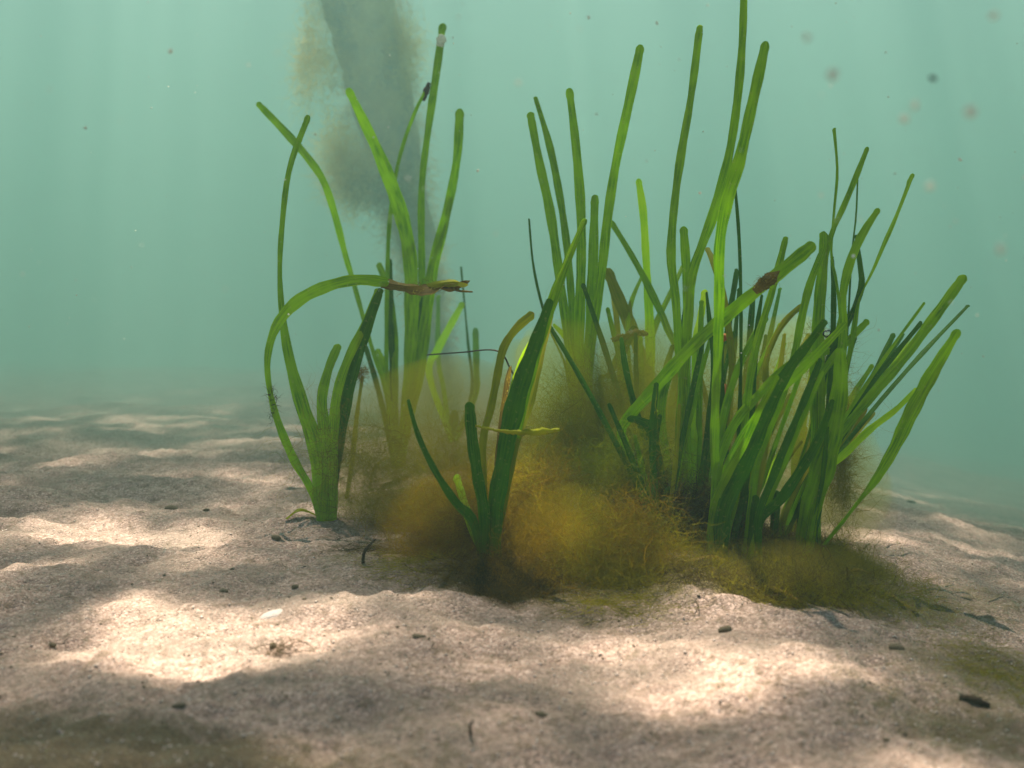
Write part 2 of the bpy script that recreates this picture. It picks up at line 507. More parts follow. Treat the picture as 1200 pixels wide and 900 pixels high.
def plant(label, bx, by, Y, leaves, group='seagrass shoots rooted in the sand', sheath=True, name='seagrass_shoot', tiltless=False):
    """bx, by: pixel of the base on the sand (by None: standing at distance Y); leaves: (points, widths px, material, lean)"""
    if by is not None:
        b = on_ground(bx, by)
    else:
        p = at(bx, 500, Y); b = Vector((p.x, Y, gz(p.x, Y)))
    root = empty(name, b)
    tag(root, label, 'seagrass', group)
    Y0 = b.y
    for li, (P, wpx, mat, lean) in enumerate(leaves):
        P = list(P)
        n = len(P)
        jit = random.uniform(-.008, .008)
        start = Vector((b.x + random.uniform(-.006, .006), b.y + jit, b.z - 0.012))
        pts = [start]
        wid = [wpx[0] * 0.8 * Y0 / F_PX]
        for k, (px, py) in enumerate(P):
            t = (k + 1) / n
            Yk = Y0 + jit + lean * t ** 1.4
            q = at(px, py, Yk)
            pts.append(q)
            wk = np.interp(k / max(1, n - 1) * (len(wpx) - 1), range(len(wpx)), wpx)
            wid.append(wk * Yk / F_PX)
        mean_w = float(np.mean(wpx))
        y = random.uniform(-.5, .5) if mean_w > 6 else random.choice([-1, 1]) * random.uniform(.7, 1.0)
        leaf(root, pts, wid, mat, y, y + random.uniform(-.5, .5), seg=max(20, 10 + 4 * n))
    if sheath:
        k = max(2, len(leaves) // 2)
        w0 = 11 * Y0 / F_PX
        leaf(root, [b + Vector((0, 0, -.012)), b + Vector((.001, 0, .012)), b + Vector((.002, .001, .03)), b + Vector((.003, .001, .042))],
             [w0, w0 * 1.1, w0, w0 * .7], 'deep', 0.2, 0.4, fold=.5, name='sheath', seg=14)
    return root

# front left shoot
pA = plant('front left seagrass shoot with one long leaf arched over to the right', 388, 610, None, [
    ([(365, 575), (345, 540), (325, 492), (315, 450), (314, 415), (325, 380), (350, 352), (385, 335), (420, 328), (456, 331)], [9, 10, 9, 6, 8, 12, 14, 14, 13, 12], 'green', -.03),
    ([(372, 530), (354, 475), (336, 405), (328, 330), (331, 260), (340, 195), (362, 135)], [20, 18, 10, 6, 6, 7, 7], 'green', .06),
    ([(381, 520), (377, 470), (385, 432), (397, 403)], [13, 13, 11, 9], 'green', .03),
    ([(391, 500), (396, 455), (410, 415), (426, 382), (443, 338)], [12, 11, 10, 9, 6], 'green', -.02),
    ([(398, 510), (410, 450), (425, 398), (438, 360), (447, 338)], [14, 14, 13, 11, 7], 'deep', -.05)])
# back left shoot
pB = plant('tall back left seagrass shoot with long leaves before the grey stake', 466, 545, None, [
    ([(455, 480), (453, 400), (454, 330), (456, 270), (463, 210), (474, 165), (488, 128), (498, 108)], [5, 5, 5, 5, 5, 4, 4, 4], 'green', .05),
    ([(478, 450), (482, 380), (480, 300), (468, 245), (448, 190), (425, 140), (407, 103)], [13, 16, 17, 17, 14, 12, 8], 'green', -.05),
    ([(488, 440), (494, 380), (494, 300), (494, 220), (502, 150), (512, 80), (519, 27)], [8, 8, 8, 8, 8, 9, 9], 'green', .07),
    ([(490, 440), (499, 375), (507, 315), (522, 255), (535, 190), (539, 127)], [14, 14, 13, 11, 10, 10], 'green', -.03),
    ([(450, 485), (440, 445), (428, 405)], [7, 6, 6], 'deep', -.04),
    ([(460, 470), (450, 430), (441, 409)], [9, 8, 8], 'green', .05),
    ([(461, 450), (457, 380), (457, 340), (456, 303)], [8, 8, 7, 7], 'deep', .03),
    ([(463, 460), (462, 390), (455, 340), (443, 308)], [8, 8, 8, 7], 'green', .06),
    ([(455, 470), (438, 415), (425, 370), (414, 330), (405, 300), (392, 250), (378, 210), (355, 178), (330, 150), (301, 120)], [6, 5, 5, 6, 7, 8, 9, 9, 9, 7], 'green', -.10),
    ([(478, 460), (484, 410), (492, 365), (500, 345)], [10, 10, 9, 7], 'deep', .02)])
pB2 = plant('faint pale shoot standing behind the brown overhanging leaf end', 530, None, 1.62, [
    ([(503, 440), (513, 410), (527, 383), (543, 354)], [8, 9, 9, 7], 'lime', .0),
    ([(556, 465), (558, 430), (557, 384)], [8, 8, 7], 'green', .03),
    ([(552, 460), (548, 400), (540, 312)], [3, 3, 2], 'deep', .0),
    ([(520, 460), (513, 420), (513, 346)], [6, 6, 5], 'green', .05)])
pS = plant('single thin stem with a brown seed tuft beside the front left shoot', 411, 580, None, [
    ([(413, 540), (418, 490), (425, 440)], [6, 5, 4], 'olive', .02)], sheath=False)
# front centre shoot
pC = plant('front centre shoot with short blunt leaf and one broad dark leaf', 573, 655, None, [
    ([(568, 610), (560, 560), (553, 512), (550, 471)], [13, 14, 13, 12], 'deep', -.03),
    ([(580, 600), (588, 550), (597, 500), (610, 450), (626, 405), (645, 350)], [18, 20, 22, 22, 16, 9], 'deep', -.02),
    ([(584, 600), (595, 545), (610, 480), (628, 410), (650, 345), (667, 300), (686, 256)], [10, 12, 14, 14, 12, 9, 6], 'green', .03),
    ([(555, 612), (535, 590), (510, 552), (490, 510), (478, 468)], [12, 10, 8, 6, 4], 'deep', -.04),
    ([(568, 600), (566, 520), (575, 480), (583, 440), (590, 408), (606, 384), (626, 367)], [8, 9, 9, 9, 10, 10, 10], 'olive', .05),
    ([(580, 600), (588, 520), (600, 460), (612, 424), (626, 395), (636, 376)], [8, 8, 8, 9, 8, 7], 'lime', .06),
    ([(578, 600), (586, 500), (592, 460), (597, 430)], [6, 6, 6, 5], 'brown', .04),
    ([(588, 600), (604, 520), (618, 480), (628, 440), (637, 400), (645, 366)], [9, 10, 10, 10, 9, 8], 'olive', .05),
    ([(553, 620), (545, 592), (534, 556)], [9, 9, 9], 'green', .05)])
# tall middle shoot
pD = plant('tall middle shoot of five straight leaves fanned upright behind the algae', 686, None, 1.06, [
    ([(672, 470), (668, 420), (662, 370), (655, 320), (645, 250), (632, 190), (621, 131)], [9, 10, 10, 11, 11, 10, 9], 'green', .05),
    ([(676, 450), (672, 400), (669, 340), (664, 285), (656, 230), (644, 170), (627, 113)], [8, 8, 8, 9, 9, 8, 5], 'green', .10),
    ([(680, 450), (679, 380), (681, 320), (681, 250), (675, 170), (667, 103)], [11, 12, 12, 11, 10, 9], 'green', -.02),
    ([(688, 460), (690, 420), (693, 360), (695, 300), (697, 228)], [12, 13, 13, 12, 9], 'green', .02),
    ([(690, 440), (697, 380), (705, 320), (712, 255), (722, 190), (737, 120), (751, 52)], [9, 10, 10, 11, 11, 11, 10], 'green', -.06),
    ([(665, 440), (650, 400), (636, 360), (625, 310), (620, 256)], [3, 3, 3, 3, 2], 'deep', .04),
    ([(683, 470), (676, 420), (662, 395), (648, 380)], [8, 7, 6, 4], 'lime', .05)])
pE = plant('mid shoot with one leaf coloured bright lime for sunlight between green ones', 752, None, 1.12, [
    ([(775, 500), (762, 450), (752, 420), (740, 385), (725, 350), (711, 314)], [14, 15, 15, 15, 14, 12], 'olive', .05),
    ([(762, 450), (762, 400), (760, 350), (757, 300), (754, 250), (748, 209)], [11, 11, 10, 9, 9, 7], 'lime', .02),  # sunlit glow of this leaf put into its lime colour
    ([(795, 440), (782, 385), (768, 352), (752, 320), (735, 290), (715, 258)], [8, 8, 8, 8, 7, 6], 'green', .02),
    ([(738, 430), (735, 385), (740, 352), (753, 322)], [5, 5, 5, 4], 'green', .06),
    ([(752, 450), (760, 410), (770, 376), (785, 345), (801, 310)], [7, 7, 7, 6, 5], 'green', .08),
    ([(704, 458), (714, 440), (730, 410), (745, 382)], [5, 8, 11, 9], 'deep', -.06),
    ([(730, 470), (726, 420), (722, 370), (718, 340)], [7, 7, 7, 6], 'olive', .10)])
pF = plant('tallest shoot whose leaves reach the top edge of the picture', 800, 640, None, [
    ([(800, 590), (800, 520), (800, 450), (795, 400), (791, 345), (786, 300), (790, 240), (798, 180), (810, 110), (820, 29)], [13, 12, 11, 10, 10, 10, 10, 9, 9, 8], 'green', .05),
    ([(795, 540), (800, 450), (806, 380), (810, 325), (822, 288), (836, 250), (850, 200), (861, 140), (869, 60), (872, -25)], [10, 10, 10, 11, 12, 12, 11, 10, 9, 8], 'green', -.04),
    ([(805, 560), (803, 500), (804, 420), (806, 360), (804, 310), (801, 265)], [11, 11, 11, 11, 11, 9], 'green', .02),
    ([(775, 560), (760, 500), (735, 490)], [10, 10, 8], 'deep', .0),
    ([(812, 560), (814, 480), (815, 400), (821, 372), (826, 339)], [8, 8, 8, 8, 7], 'lime', .07),
    ([(822, 560), (834, 470), (836, 420), (832, 380), (828, 342)], [8, 7, 6, 5, 3], 'deep', -.02)])
pF2 = plant('shoot with one broad lime-edged leaf leaning right at the top', 846, 640, None, [
    ([(846, 600), (838, 540), (838, 480), (841, 420), (843, 350), (843, 290), (851, 240), (866, 190), (882, 120), (898, 48)], [12, 11, 10, 11, 12, 13, 14, 14, 13, 10], 'green', -.03),
    ([(864, 560), (866, 500), (868, 420), (868, 350), (866, 280), (861, 213)], [5, 5, 4, 4, 4, 3], 'deep', .05),
    ([(862, 580), (870, 520), (878, 450), (885, 410), (893, 380), (905, 340), (913, 310), (921, 277)], [10, 9, 9, 9, 9, 8, 8, 7], 'green', .04),
    ([(875, 560), (880, 490), (884, 430), (887, 385), (893, 345)], [8, 8, 7, 6, 3], 'deep', .02),
    ([(855, 580), (850, 500), (858, 430), (850, 360), (838, 312), (828, 290)], [8, 8, 8, 8, 8, 6], 'olive', .10)])
pF3 = plant('shoot with a thick diagonal leaf crossing the others, brown patch near its end', 790, 632, None, [
    ([(752, 560), (728, 510), (738, 487), (762, 460), (790, 428), (820, 397), (850, 371), (880, 346), (915, 318), (955, 285)], [12, 12, 13, 14, 15, 15, 15, 15, 15, 15], 'green', -.09),
    ([(784, 560), (775, 480), (785, 440), (805, 415)], [10, 10, 9, 6], 'green', .05),
    ([(770, 560), (745, 480), (733, 430), (728, 395)], [8, 8, 7, 5], 'deep', .04)])
pG = plant('dense right shoot with a broad dark slanting leaf', 838, 650, None, [
    ([(848, 600), (868, 555), (885, 515), (905, 470), (925, 432), (948, 402), (968, 375)], [19, 20, 18, 15, 12, 10, 8], 'deep', -.06),
    ([(835, 600), (850, 560), (872, 520), (890, 480), (912, 440)], [9, 10, 9, 8, 5], 'green', -.09),
    ([(842, 600), (852, 550), (872, 510), (902, 470), (945, 428), (992, 378)], [9, 10, 10, 10, 10, 8], 'green', -.02),
    ([(836, 600), (842, 545), (860, 498), (890, 462), (930, 425), (985, 408)], [10, 10, 11, 11, 10, 6], 'green', .05),
    ([(838, 570), (846, 500), (862, 440), (884, 395), (900, 372)], [9, 9, 9, 8, 5], 'green', .07)])
pG2 = plant('right shoot of narrow parallel leaves all slanting to the right', 880, 652, None, [
    ([(888, 610), (905, 560), (925, 510), (946, 460), (962, 420)], [9, 9, 9, 8, 6], 'deep', -.03),
    ([(892, 610), (912, 556), (930, 515), (945, 480), (965, 435)], [8, 8, 7, 6, 4], 'green', -.01),
    ([(890, 612), (915, 585), (940, 548), (960, 512), (976, 468)], [10, 12, 12, 10, 6], 'deep', -.05),
    ([(890, 610), (920, 540), (945, 470), (962, 440), (986, 408), (1018, 375)], [8, 8, 8, 8, 8, 8], 'green', .04),
    ([(884, 600), (895, 540), (900, 480), (897, 430), (906, 400), (921, 375), (941, 357)], [7, 7, 7, 7, 7, 7, 6], 'olive', .07),
    ([(880, 600), (888, 540), (918, 460), (930, 420), (940, 370), (950, 330), (966, 290)], [9, 9, 9, 9, 9, 9, 8], 'green', .03)])
pH = plant('rightmost upright shoot with a very broad base leaf and thin tops', 936, 655, None, [
    ([(948, 600), (962, 555), (976, 505), (984, 455), (985, 408)], [24, 27, 24, 18, 12], 'green', -.03),
    ([(945, 600), (955, 540), (955, 450), (957, 400), (960, 350), (965, 300), (966, 271)], [10, 11, 11, 11, 11, 11, 9], 'green', .02),
    ([(950, 600), (962, 500), (962, 390), (965, 340), (968, 300), (976, 270), (986, 248), (1000, 215), (1017, 172)], [9, 8, 8, 7, 6, 6, 7, 7, 5], 'green', .05),
    ([(960, 560), (985, 470), (1000, 385), (1006, 350), (1021, 320), (1038, 280), (1055, 240), (1068, 204)], [7, 6, 5, 4, 4, 5, 8, 8], 'green', .02),
    ([(960, 560), (980, 460), (988, 390), (987, 350), (995, 310), (1010, 275), (1030, 244)], [10, 10, 10, 10, 10, 9, 7], 'green', -.02),
    ([(966, 550), (984, 450), (985, 380), (980, 330), (974, 300), (977, 250), (981, 200), (977, 150)], [4, 4, 4, 3, 3, 3, 3, 4], 'green', .06),
    ([(955, 570), (960, 470), (972, 420), (990, 385), (1002, 360), (1010, 335), (1008, 310), (1003, 275)], [8, 8, 7, 7, 7, 7, 6, 4], 'deep', .0),
    ([(958, 590), (967, 540), (971, 480), (975, 420), (977, 350), (975, 300)], [8, 8, 7, 7, 6, 4], 'deep', .04),
    ([(970, 540), (990, 420), (998, 300), (1003, 255), (1005, 210)], [3, 3, 2, 2, 2], 'deep', .08)])
pI = plant('right edge shoot with two long leaves reaching far out right', 950, 652, None, [
    ([(958, 600), (968, 545), (985, 508), (1012, 475), (1035, 447), (1060, 418), (1096, 370), (1131, 322)], [9, 9, 10, 11, 12, 12, 12, 11], 'green', .03),
    ([(965, 640), (985, 615), (1003, 592), (1028, 560), (1050, 522), (1070, 480), (1096, 432), (1124, 386)], [4, 4, 4, 9, 15, 17, 15, 9], 'green', -.04),
    ([(958, 600), (967, 555), (990, 532), (1020, 503), (1050, 480), (1075, 455)], [8, 9, 9, 8, 7, 5], 'lime', .05),
    ([(956, 620), (962, 580), (966, 545), (970, 500)], [7, 7, 6, 4], 'deep', -.02)])

# more short leaves inside the dense right clump
for lab, bx, by, dirn in (('short leafy shoot deep inside the right clump, upright', 868, 640, 0.1),
                          ('short leafy shoot leaning right in the shaded middle of the clump', 905, 643, 0.45),
                          ('short dark shoot at the left foot of the dense clump', 778, 640, -0.1),
                          ('low shoot half hidden behind the slanting dark leaf', 818, 632, 0.3),
                          ('thin leaved shoot at the back of the dense clump', 850, 615, 0.2),
                          ('thin leaved shoot behind the rightmost upright shoot', 925, 622, 0.25),
                          ('thin leaved shoot behind the mid shoot', 765, 612, 0.0)):
    ls = []
    for k in range(9):
        h = random.uniform(110, 300); s = dirn + random.uniform(-.32, .32)
        cv = random.uniform(-.15, .25)
        P = [(bx + s * h * t + cv * h * t * t, by - h * t) for t in (.2, .4, .6, .8, 1.0)]
        w = random.uniform(4, 8.5)
        ls.append((P, [w, w, w, w * .95, w * .7], random.choice(['deep', 'deep', 'deep', 'green', 'olive']), random.uniform(.01, .12)))
    plant(lab, bx, by, None, ls)

# ------------------------------------------------------------------ filament masses
def strands(name, starts, n_seg, length, width, mat, parent=None, drift=(0, 0, 0), curl=0.9, seed=1, dirs=None):
    """fine curling ribbons grown from the start points; one mesh"""
    r = np.random.default_rng(seed)
    P = np.asarray(starts, float).copy()
    n = len(P)
    D = r.normal(size=(n, 3)) if dirs is None else np.asarray(dirs, float).copy()
    D /= np.linalg.norm(D, axis=1)[:, None]
    step = (length * (0.5 + r.random(n)) / n_seg)[:, None]
    side = np.cross(D, r.normal(size=(n, 3))); side /= np.linalg.norm(side, axis=1)[:, None] + 1e-9
    w = (width * (0.5 + r.random(n)))[:, None]
    rows = []
    for k in range(n_seg + 1):
        taper = 1.0 - 0.8 * k / n_seg
        rows.append(np.stack([P - side * w * taper, P + side * w * taper], 1))
        P = P + D * step
        D = D + r.normal(size=(n, 3)) * curl * 0.6 + np.array(drift)
        D /= np.linalg.norm(D, axis=1)[:, None]
        side = side - D * np.sum(side * D, 1)[:, None]
        side /= np.linalg.norm(side, axis=1)[:, None] + 1e-9
    V = np.stack(rows, 1)                         # n, seg+1, 2, 3
    idx = np.arange(n * (n_seg + 1) * 2).reshape(n, n_seg + 1, 2)
    F = np.stack([idx[:, :-1, 0], idx[:, :-1, 1], idx[:, 1:, 1], idx[:, 1:, 0]], -1).reshape(-1, 4)
    return mesh_obj(name, V.reshape(-1, 3), F, mat, parent)

def blob_points(c, rx, ry, rz, n, r, clump=7, floor=True):
    """points gathered in uneven lobes inside an ellipsoid"""
    lob = r.normal(size=(clump, 3)) * 0.45
    k = r.integers(0, clump, n)
    q = lob[k] + r.normal(size=(n, 3)) * 0.33
    q = q * np.array([rx, ry, rz]) + np.array(c)
    if floor:
        g_ = ground(q[:, 0], q[:, 1])
        q[:, 2] = np.maximum(q[:, 2], g_ + 0.001 + 0.006 * r.random(n))
    return q

def tuft(label, px, py, Y, rx, ry, rz, parts, seed, name='algae_tuft', group='fluffy algae tufts among the shoots'):
    """rx, rz in pixels; parts: (part name, material, strands, length)"""
    r = np.random.default_rng(seed)
    s_ = Y / F_PX
    c = at(px, py, Y)
    root = empty(name, (c.x, Y, gz(c.x, Y)))
    tag(root, label, 'algae', group)
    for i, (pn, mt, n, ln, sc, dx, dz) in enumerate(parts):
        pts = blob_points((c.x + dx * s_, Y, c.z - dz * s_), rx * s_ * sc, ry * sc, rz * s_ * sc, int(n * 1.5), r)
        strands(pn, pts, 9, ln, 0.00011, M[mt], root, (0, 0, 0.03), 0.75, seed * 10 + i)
        if i == 0:
            strands('coarse_strands', blob_points((c.x + dx * s_, Y, c.z - dz * s_), rx * s_ * 1.1, ry, rz * s_ * 1.05, max(20, n // 100), r), 14, ln * 1.6, 0.00022, M[mt], root, (0, 0, 0.02), 0.45, seed * 10 + 7)
    return root

tuft('wide olive haze of fine algae between the left shoots and the centre shoot', 480, 575, 1.02, 85, .05, 70,
     [('filaments', 'alga_olive', 3400, .05, 1.0, 0, 0), ('rusty_filaments', 'alga_rust', 1200, .04, .8, 20, 50)], 21)
tuft('rusty brown algae at the foot of the front centre shoot', 560, 622, .86, 75, .035, 50,
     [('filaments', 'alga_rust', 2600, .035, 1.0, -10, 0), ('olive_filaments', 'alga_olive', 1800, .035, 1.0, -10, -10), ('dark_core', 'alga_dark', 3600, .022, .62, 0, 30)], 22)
tuft('tall olive green algae cloud behind the centre shoot', 680, 505, 1.00, 85, .05, 75,
     [('filaments', 'alga_olive', 4200, .05, 1.0, 0, 0), ('green_filaments', 'alga_green', 1500, .05, .9, 20, 10)], 23)
tuft('green fuzzy algae at the left side of the dense clump', 735, 570, .90, 55, .03, 50,
     [('filaments', 'alga_green', 2600, .035, 1.0, 0, 0), ('dark_core', 'alga_dark', 1700, .03, .6, 25, 15)], 24)
tuft('golden brown fluffy algae ball lying on the sand in front', 705, 660, .79, 62, .032, 50,
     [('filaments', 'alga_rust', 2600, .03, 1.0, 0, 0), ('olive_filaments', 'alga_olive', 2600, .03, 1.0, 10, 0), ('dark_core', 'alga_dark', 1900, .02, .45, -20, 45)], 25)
tuft('amber algae wisps between centre shoot and golden ball', 635, 605, .89, 60, .04, 65,
     [('filaments', 'alga_rust', 1700, .04, 1.0, 0, 15), ('olive_filaments', 'alga_olive', 2600, .04, 1.0, 0, -15)], 26)
tuft('yellow green algae haze filling the gaps inside the dense clump', 850, 500, 1.06, 110, .05, 80,
     [('filaments', 'alga_olive', 6000, .05, 1.0, 0, 0)], 27)
tuft('dark strands standing in for shade at the foot of the dense clump', 800, 620, .875, 50, .025, 40,  # dark colour put in where the foot of the clump is shaded
     [('filaments', 'alga_dark', 5200, .028, 1.0, 0, 0), ('green_filaments', 'alga_green', 700, .03, 1.0, 0, -20)], 28)
tuft('brown root tangle at the foot of the rightmost shoots', 925, 660, .88, 75, .03, 20,
     [('filaments', 'alga_dark', 1900, .025, 1.0, 0, 0), ('olive_filaments', 'alga_olive', 1700, .025, 1.0, 0, 0)], 29)
tuft('yellow fuzz clinging along the right edge of the broad leaf', 984, 560, .96, 12, .02, 80,
     [('filaments', 'alga_olive', 1500, .03, 1.0, 0, 0)], 30)
tuft('small green fuzz among the thin tops of the right shoots', 970, 420, .95, 22, .02, 36,
     [('filaments', 'alga_green', 500, .02, 1.0, 0, 0)], 31)

tuft('fuzzy olive brown algae mound lying before the dense clump', 880, 690, on_ground(880, 690).y, 120, .045, 9,
     [('filaments', 'alga_dark', 2600, .02, 1.0, 0, 0), ('olive_filaments', 'alga_olive', 3000, .02, 1.0, 0, 0)], 32)
tuft('fuzzy dark brown algae mound lying before the centre shoot', 585, 684, on_ground(585, 684).y, 85, .04, 9,
     [('filaments', 'alga_dark', 2200, .018, 1.0, 0, 0), ('olive_filaments', 'alga_rust', 1500, .018, 1.0, 0, 0)], 33)
tuft('fuzzy olive algae fringe on the sand right of the clump', 985, 684, .88, 70, .03, 9,
     [('filaments', 'alga_dark', 1200, .018, 1.0, 0, 0), ('olive_filaments', 'alga_olive', 1500, .018, 1.0, 0, 0)], 34)

# low films and scraps of algae lying on the sand
for i, (lab, px, py, rx, ry, n) in enumerate((
        ('low dark algae scrap on sand near the front left shoot', 425, 645, 30, .012, 260),
        ('flat olive algae mat trailing right from the clump', 1040, 700, 70, .02, 420),
        ('flat olive algae mat below the golden ball', 730, 715, 60, .015, 600),
        ('olive algae mat on the slope under the right shoots', 870, 690, 85, .02, 260),
        ('dark algae scrap lying before the front centre shoot', 572, 668, 60, .015, 1500),
        ('olive algae scrap spread left of the front centre shoot', 480, 660, 45, .015, 600),
        ('sparse dark algae scrap beside the white shell', 330, 768, 17, .006, 130),
        ('thin olive algae film in the lower right corner', 1160, 790, 55, .03, 420))):
    p = on_ground(px, py)
    r = np.random.default_rng(60 + i)
    n_ = n
    q = np.stack([p.x + r.normal(size=n_) * rx * p.y / F_PX * .6, p.y + r.normal(size=n_) * ry, np.zeros(n_)], -1)
    q[:, 2] = ground(q[:, 0], q[:, 1]) + 0.0008 + r.random(n_) * .003
    d = r.normal(size=(n_, 3)) * np.array([1, 1, .15])
    o = strands('algae_mat', q, 6, .016, 0.00014, M['alga_dark' if 'dark' in lab else 'alga_olive'], None, (0, 0, 0.0), .5, 80 + i, dirs=d)
    tag(o, lab, 'algae', 'algae scraps lying on the sand')

# ------------------------------------------------------------------ grey stake far behind
YS = 2.40
line = [(520, 500), (514, 440), (505, 380), (494, 315), (478, 240), (458, 160), (440, 90), (425, 20), (412, -45), (398, -120)]
rad = [17, 18, 20, 24, 31, 40, 47, 50, 52, 54]
base = at(520, 440, YS); base = Vector((base.x, YS, gz(base.x, YS)))
stake = empty('algae_stake', base)
tag(stake, 'dim grey algae covered stake leaning behind the left shoots', 'stake')
pts = [base + Vector((0, 0, -.02))] + [at(x, y, YS - .012 * k) for k, (x, y) in enumerate(line[1:])]
rm = [r_ * YS / F_PX for r_ in rad]
cl = catmull([tuple(p) for p in pts], 90)
rr = 0.74 * np.interp(np.linspace(0, len(rm) - 1, 90), range(len(rm)), rm)
V = []; NA = 28
for i, c_ in enumerate(cl):
    for k in range(NA):
        a = 2 * math.pi * k / NA
        bump = 1 + .35 * float(fbm(np.array(i * .11), np.array(3 + 1.6 * math.cos(a) + 1.3 * math.sin(a) * (1 + .1 * i)), 3))
        V.append((c_.x + math.cos(a) * rr[i] * bump, c_.y + math.sin(a) * rr[i] * bump, c_.z + .1 * rr[i] * math.cos(a)))
Fc = [(i * NA + k, i * NA + (k + 1) % NA, (i + 1) * NA + (k + 1) % NA, (i + 1) * NA + k) for i in range(89) for k in range(NA)]
Fc.append(tuple(range(NA - 1, -1, -1))); Fc.append(tuple(89 * NA + k for k in range(NA)))
mesh_obj('trunk', V, Fc, M['stake'], stake)
Va = np.array(V)
r = np.random.default_rng(5)
sel = r.integers(0, len(Va), 14000)
ctr = np.repeat(np.array([tuple(c_) for c_ in cl]), NA, 0)
strands('fuzz', Va[sel] + r.normal(size=(14000, 3)) * .009 + (Va - ctr)[sel] * .12, 6, .035, .00042, M['stake_fuzz'], stake, (0, 0, -.02), .8, 91, dirs=(Va - ctr)[sel] + r.normal(size=(14000, 3)) * .06)
for j, (px, py, rx, rz, n, mt) in enumerate(((405, 190, 34, 46, 2800, 'stake_tan'), (468, 50, 18, 50, 1100, 'stake_tan'), (372, 70, 16, 60, 900, 'stake_tan'), (470, 250, 26, 50, 900, 'alga_olive'),
                                             (440, 225, 36, 30, 900, 'alga_olive'), (515, 360, 14, 50, 900, 'stake_fuzz'))):
    c_ = at(px, py, YS - .09)
    q = blob_points(c_, rx * YS / F_PX, .03, rz * YS / F_PX, n, r, 6, False)
    strands('algae_clump', q, 7, .05, .00045, M[mt], stake, (0, 0, -.02), .8, 100 + j)

# ------------------------------------------------------------------ withered ends and bits held by the leaves
def tube(name, pts, rads, mat, parent=None, n=8, seg=None, lump=0.25, seed=0):
    seg = seg or 6 * len(pts)
    c_ = catmull([tuple(p) for p in pts], seg)
    rr = np.interp(np.linspace(0, len(rads) - 1, seg), range(len(rads)), rads)
    r = random.Random(seed)
    V = []
    for i, p in enumerate(c_):
        t = (c_[min(i + 1, seg - 1)] - c_[max(i - 1, 0)]).normalized()
        a = t.cross(Vector((.3, .9, .2))).normalized(); b = t.cross(a)
        for k in range(n):
            an = 6.2832 * k / n
            V.append(tuple(p + (a * math.cos(an) + b * math.sin(an)) * rr[i] * (1 + r.uniform(-lump, lump))))
    F = [(i * n + k, i * n + (k + 1) % n, (i + 1) * n + (k + 1) % n, (i + 1) * n + k) for i in range(seg - 1) for k in range(n)]
    F.append(tuple(range(n - 1, -1, -1))); F.append(tuple((seg - 1) * n + k for k in range(n)))
    return mesh_obj(name, V, F, M[mat], parent)

pxm = lambda v, Y: v * Y / F_PX
YA = pA.location.y - .03
leaf(pA, [at(447, 331, YA), at(475, 336, YA - .002), at(500, 338, YA - .004), at(525, 335, YA - .006), at(551, 329, YA - .01)],
     [pxm(12, YA), pxm(10, YA), pxm(12, YA), pxm(9, YA), pxm(6, YA)], 'brown', 0.2, 2.6, .5, 'withered_leaf_end', 'torn')['label'] = 'brown withered end of the arched leaf'
leaf(pA, [at(490, 340, YA), at(512, 333, YA - .01), at(532, 331, YA - .012), at(549, 334, YA - .012)],
     [pxm(5, YA), pxm(8, YA), pxm(8, YA), pxm(4, YA)], 'olive', -.4, 1.4, .5, 'withered_leaf_end', 'torn')
tube('withered_leaf_end', [at(525, 336, YA), at(540, 341, YA - .005), at(554, 342, YA - .005)], [pxm(2, YA), pxm(1.4, YA), pxm(.8, YA)], 'brown', pA, lump=.3, seed=3)
q = blob_points(at(497, 337, YA), pxm(32, YA), .004, pxm(5, YA), 170, np.random.default_rng(8), 6, False)
strands('leaf_fuzz', q, 5, .008, .0002, M['brown'], pA, (0, 0, 0), .8, 9)
q = blob_points(at(320, 472, YA + .02), pxm(4, YA), .003, pxm(22, YA), 90, np.random.default_rng(9), 5, False)
strands('leaf_fuzz', q, 5, .008, .00018, M['alga_dark'], pA, (0, 0, 0), .8, 10)
YB = pB.location.y
tube('seed_husk', [at(496, 118, YB + .05), at(499, 108, YB + .05), at(503, 97, YB + .05)], [pxm(2, YB), pxm(4, YB), pxm(2.5, YB)], 'twig', pB, lump=.2)
tube('pale_growth', [at(515, 54, YB + .06), at(517, 47, YB + .06), at(518, 41, YB + .06)], [pxm(4, YB), pxm(6, YB), pxm(4, YB)], 'flake', pB, lump=.3)
YC = pS.location.y
q = blob_points(at(426, 436, YC), pxm(5, YC), .004, pxm(9, YC), 130, np.random.default_rng(3), 3, False)
strands('seed_tuft', q, 5, .014, .00025, M['brown'], pS, (0, 0, 0), .8, 7)
YF = pF3.location.y - .085
leaf(pF3, [at(884, 342, YF - .004), at(893, 334, YF - .005), at(903, 326, YF - .005), at(914, 317, YF - .004)],
     [pxm(8, YF), pxm(15, YF), pxm(16, YF), pxm(9, YF)], 'brown', .2, .2, .2, 'brown_patch', 'torn')
q = blob_points(at(900, 328, YF - .005), pxm(9, YF), .002, pxm(8, YF), 110, np.random.default_rng(12), 5, False)
strands('leaf_fuzz', q, 4, .006, .0002, M['brown'], pF3, (0, 0, 0), .8, 11)

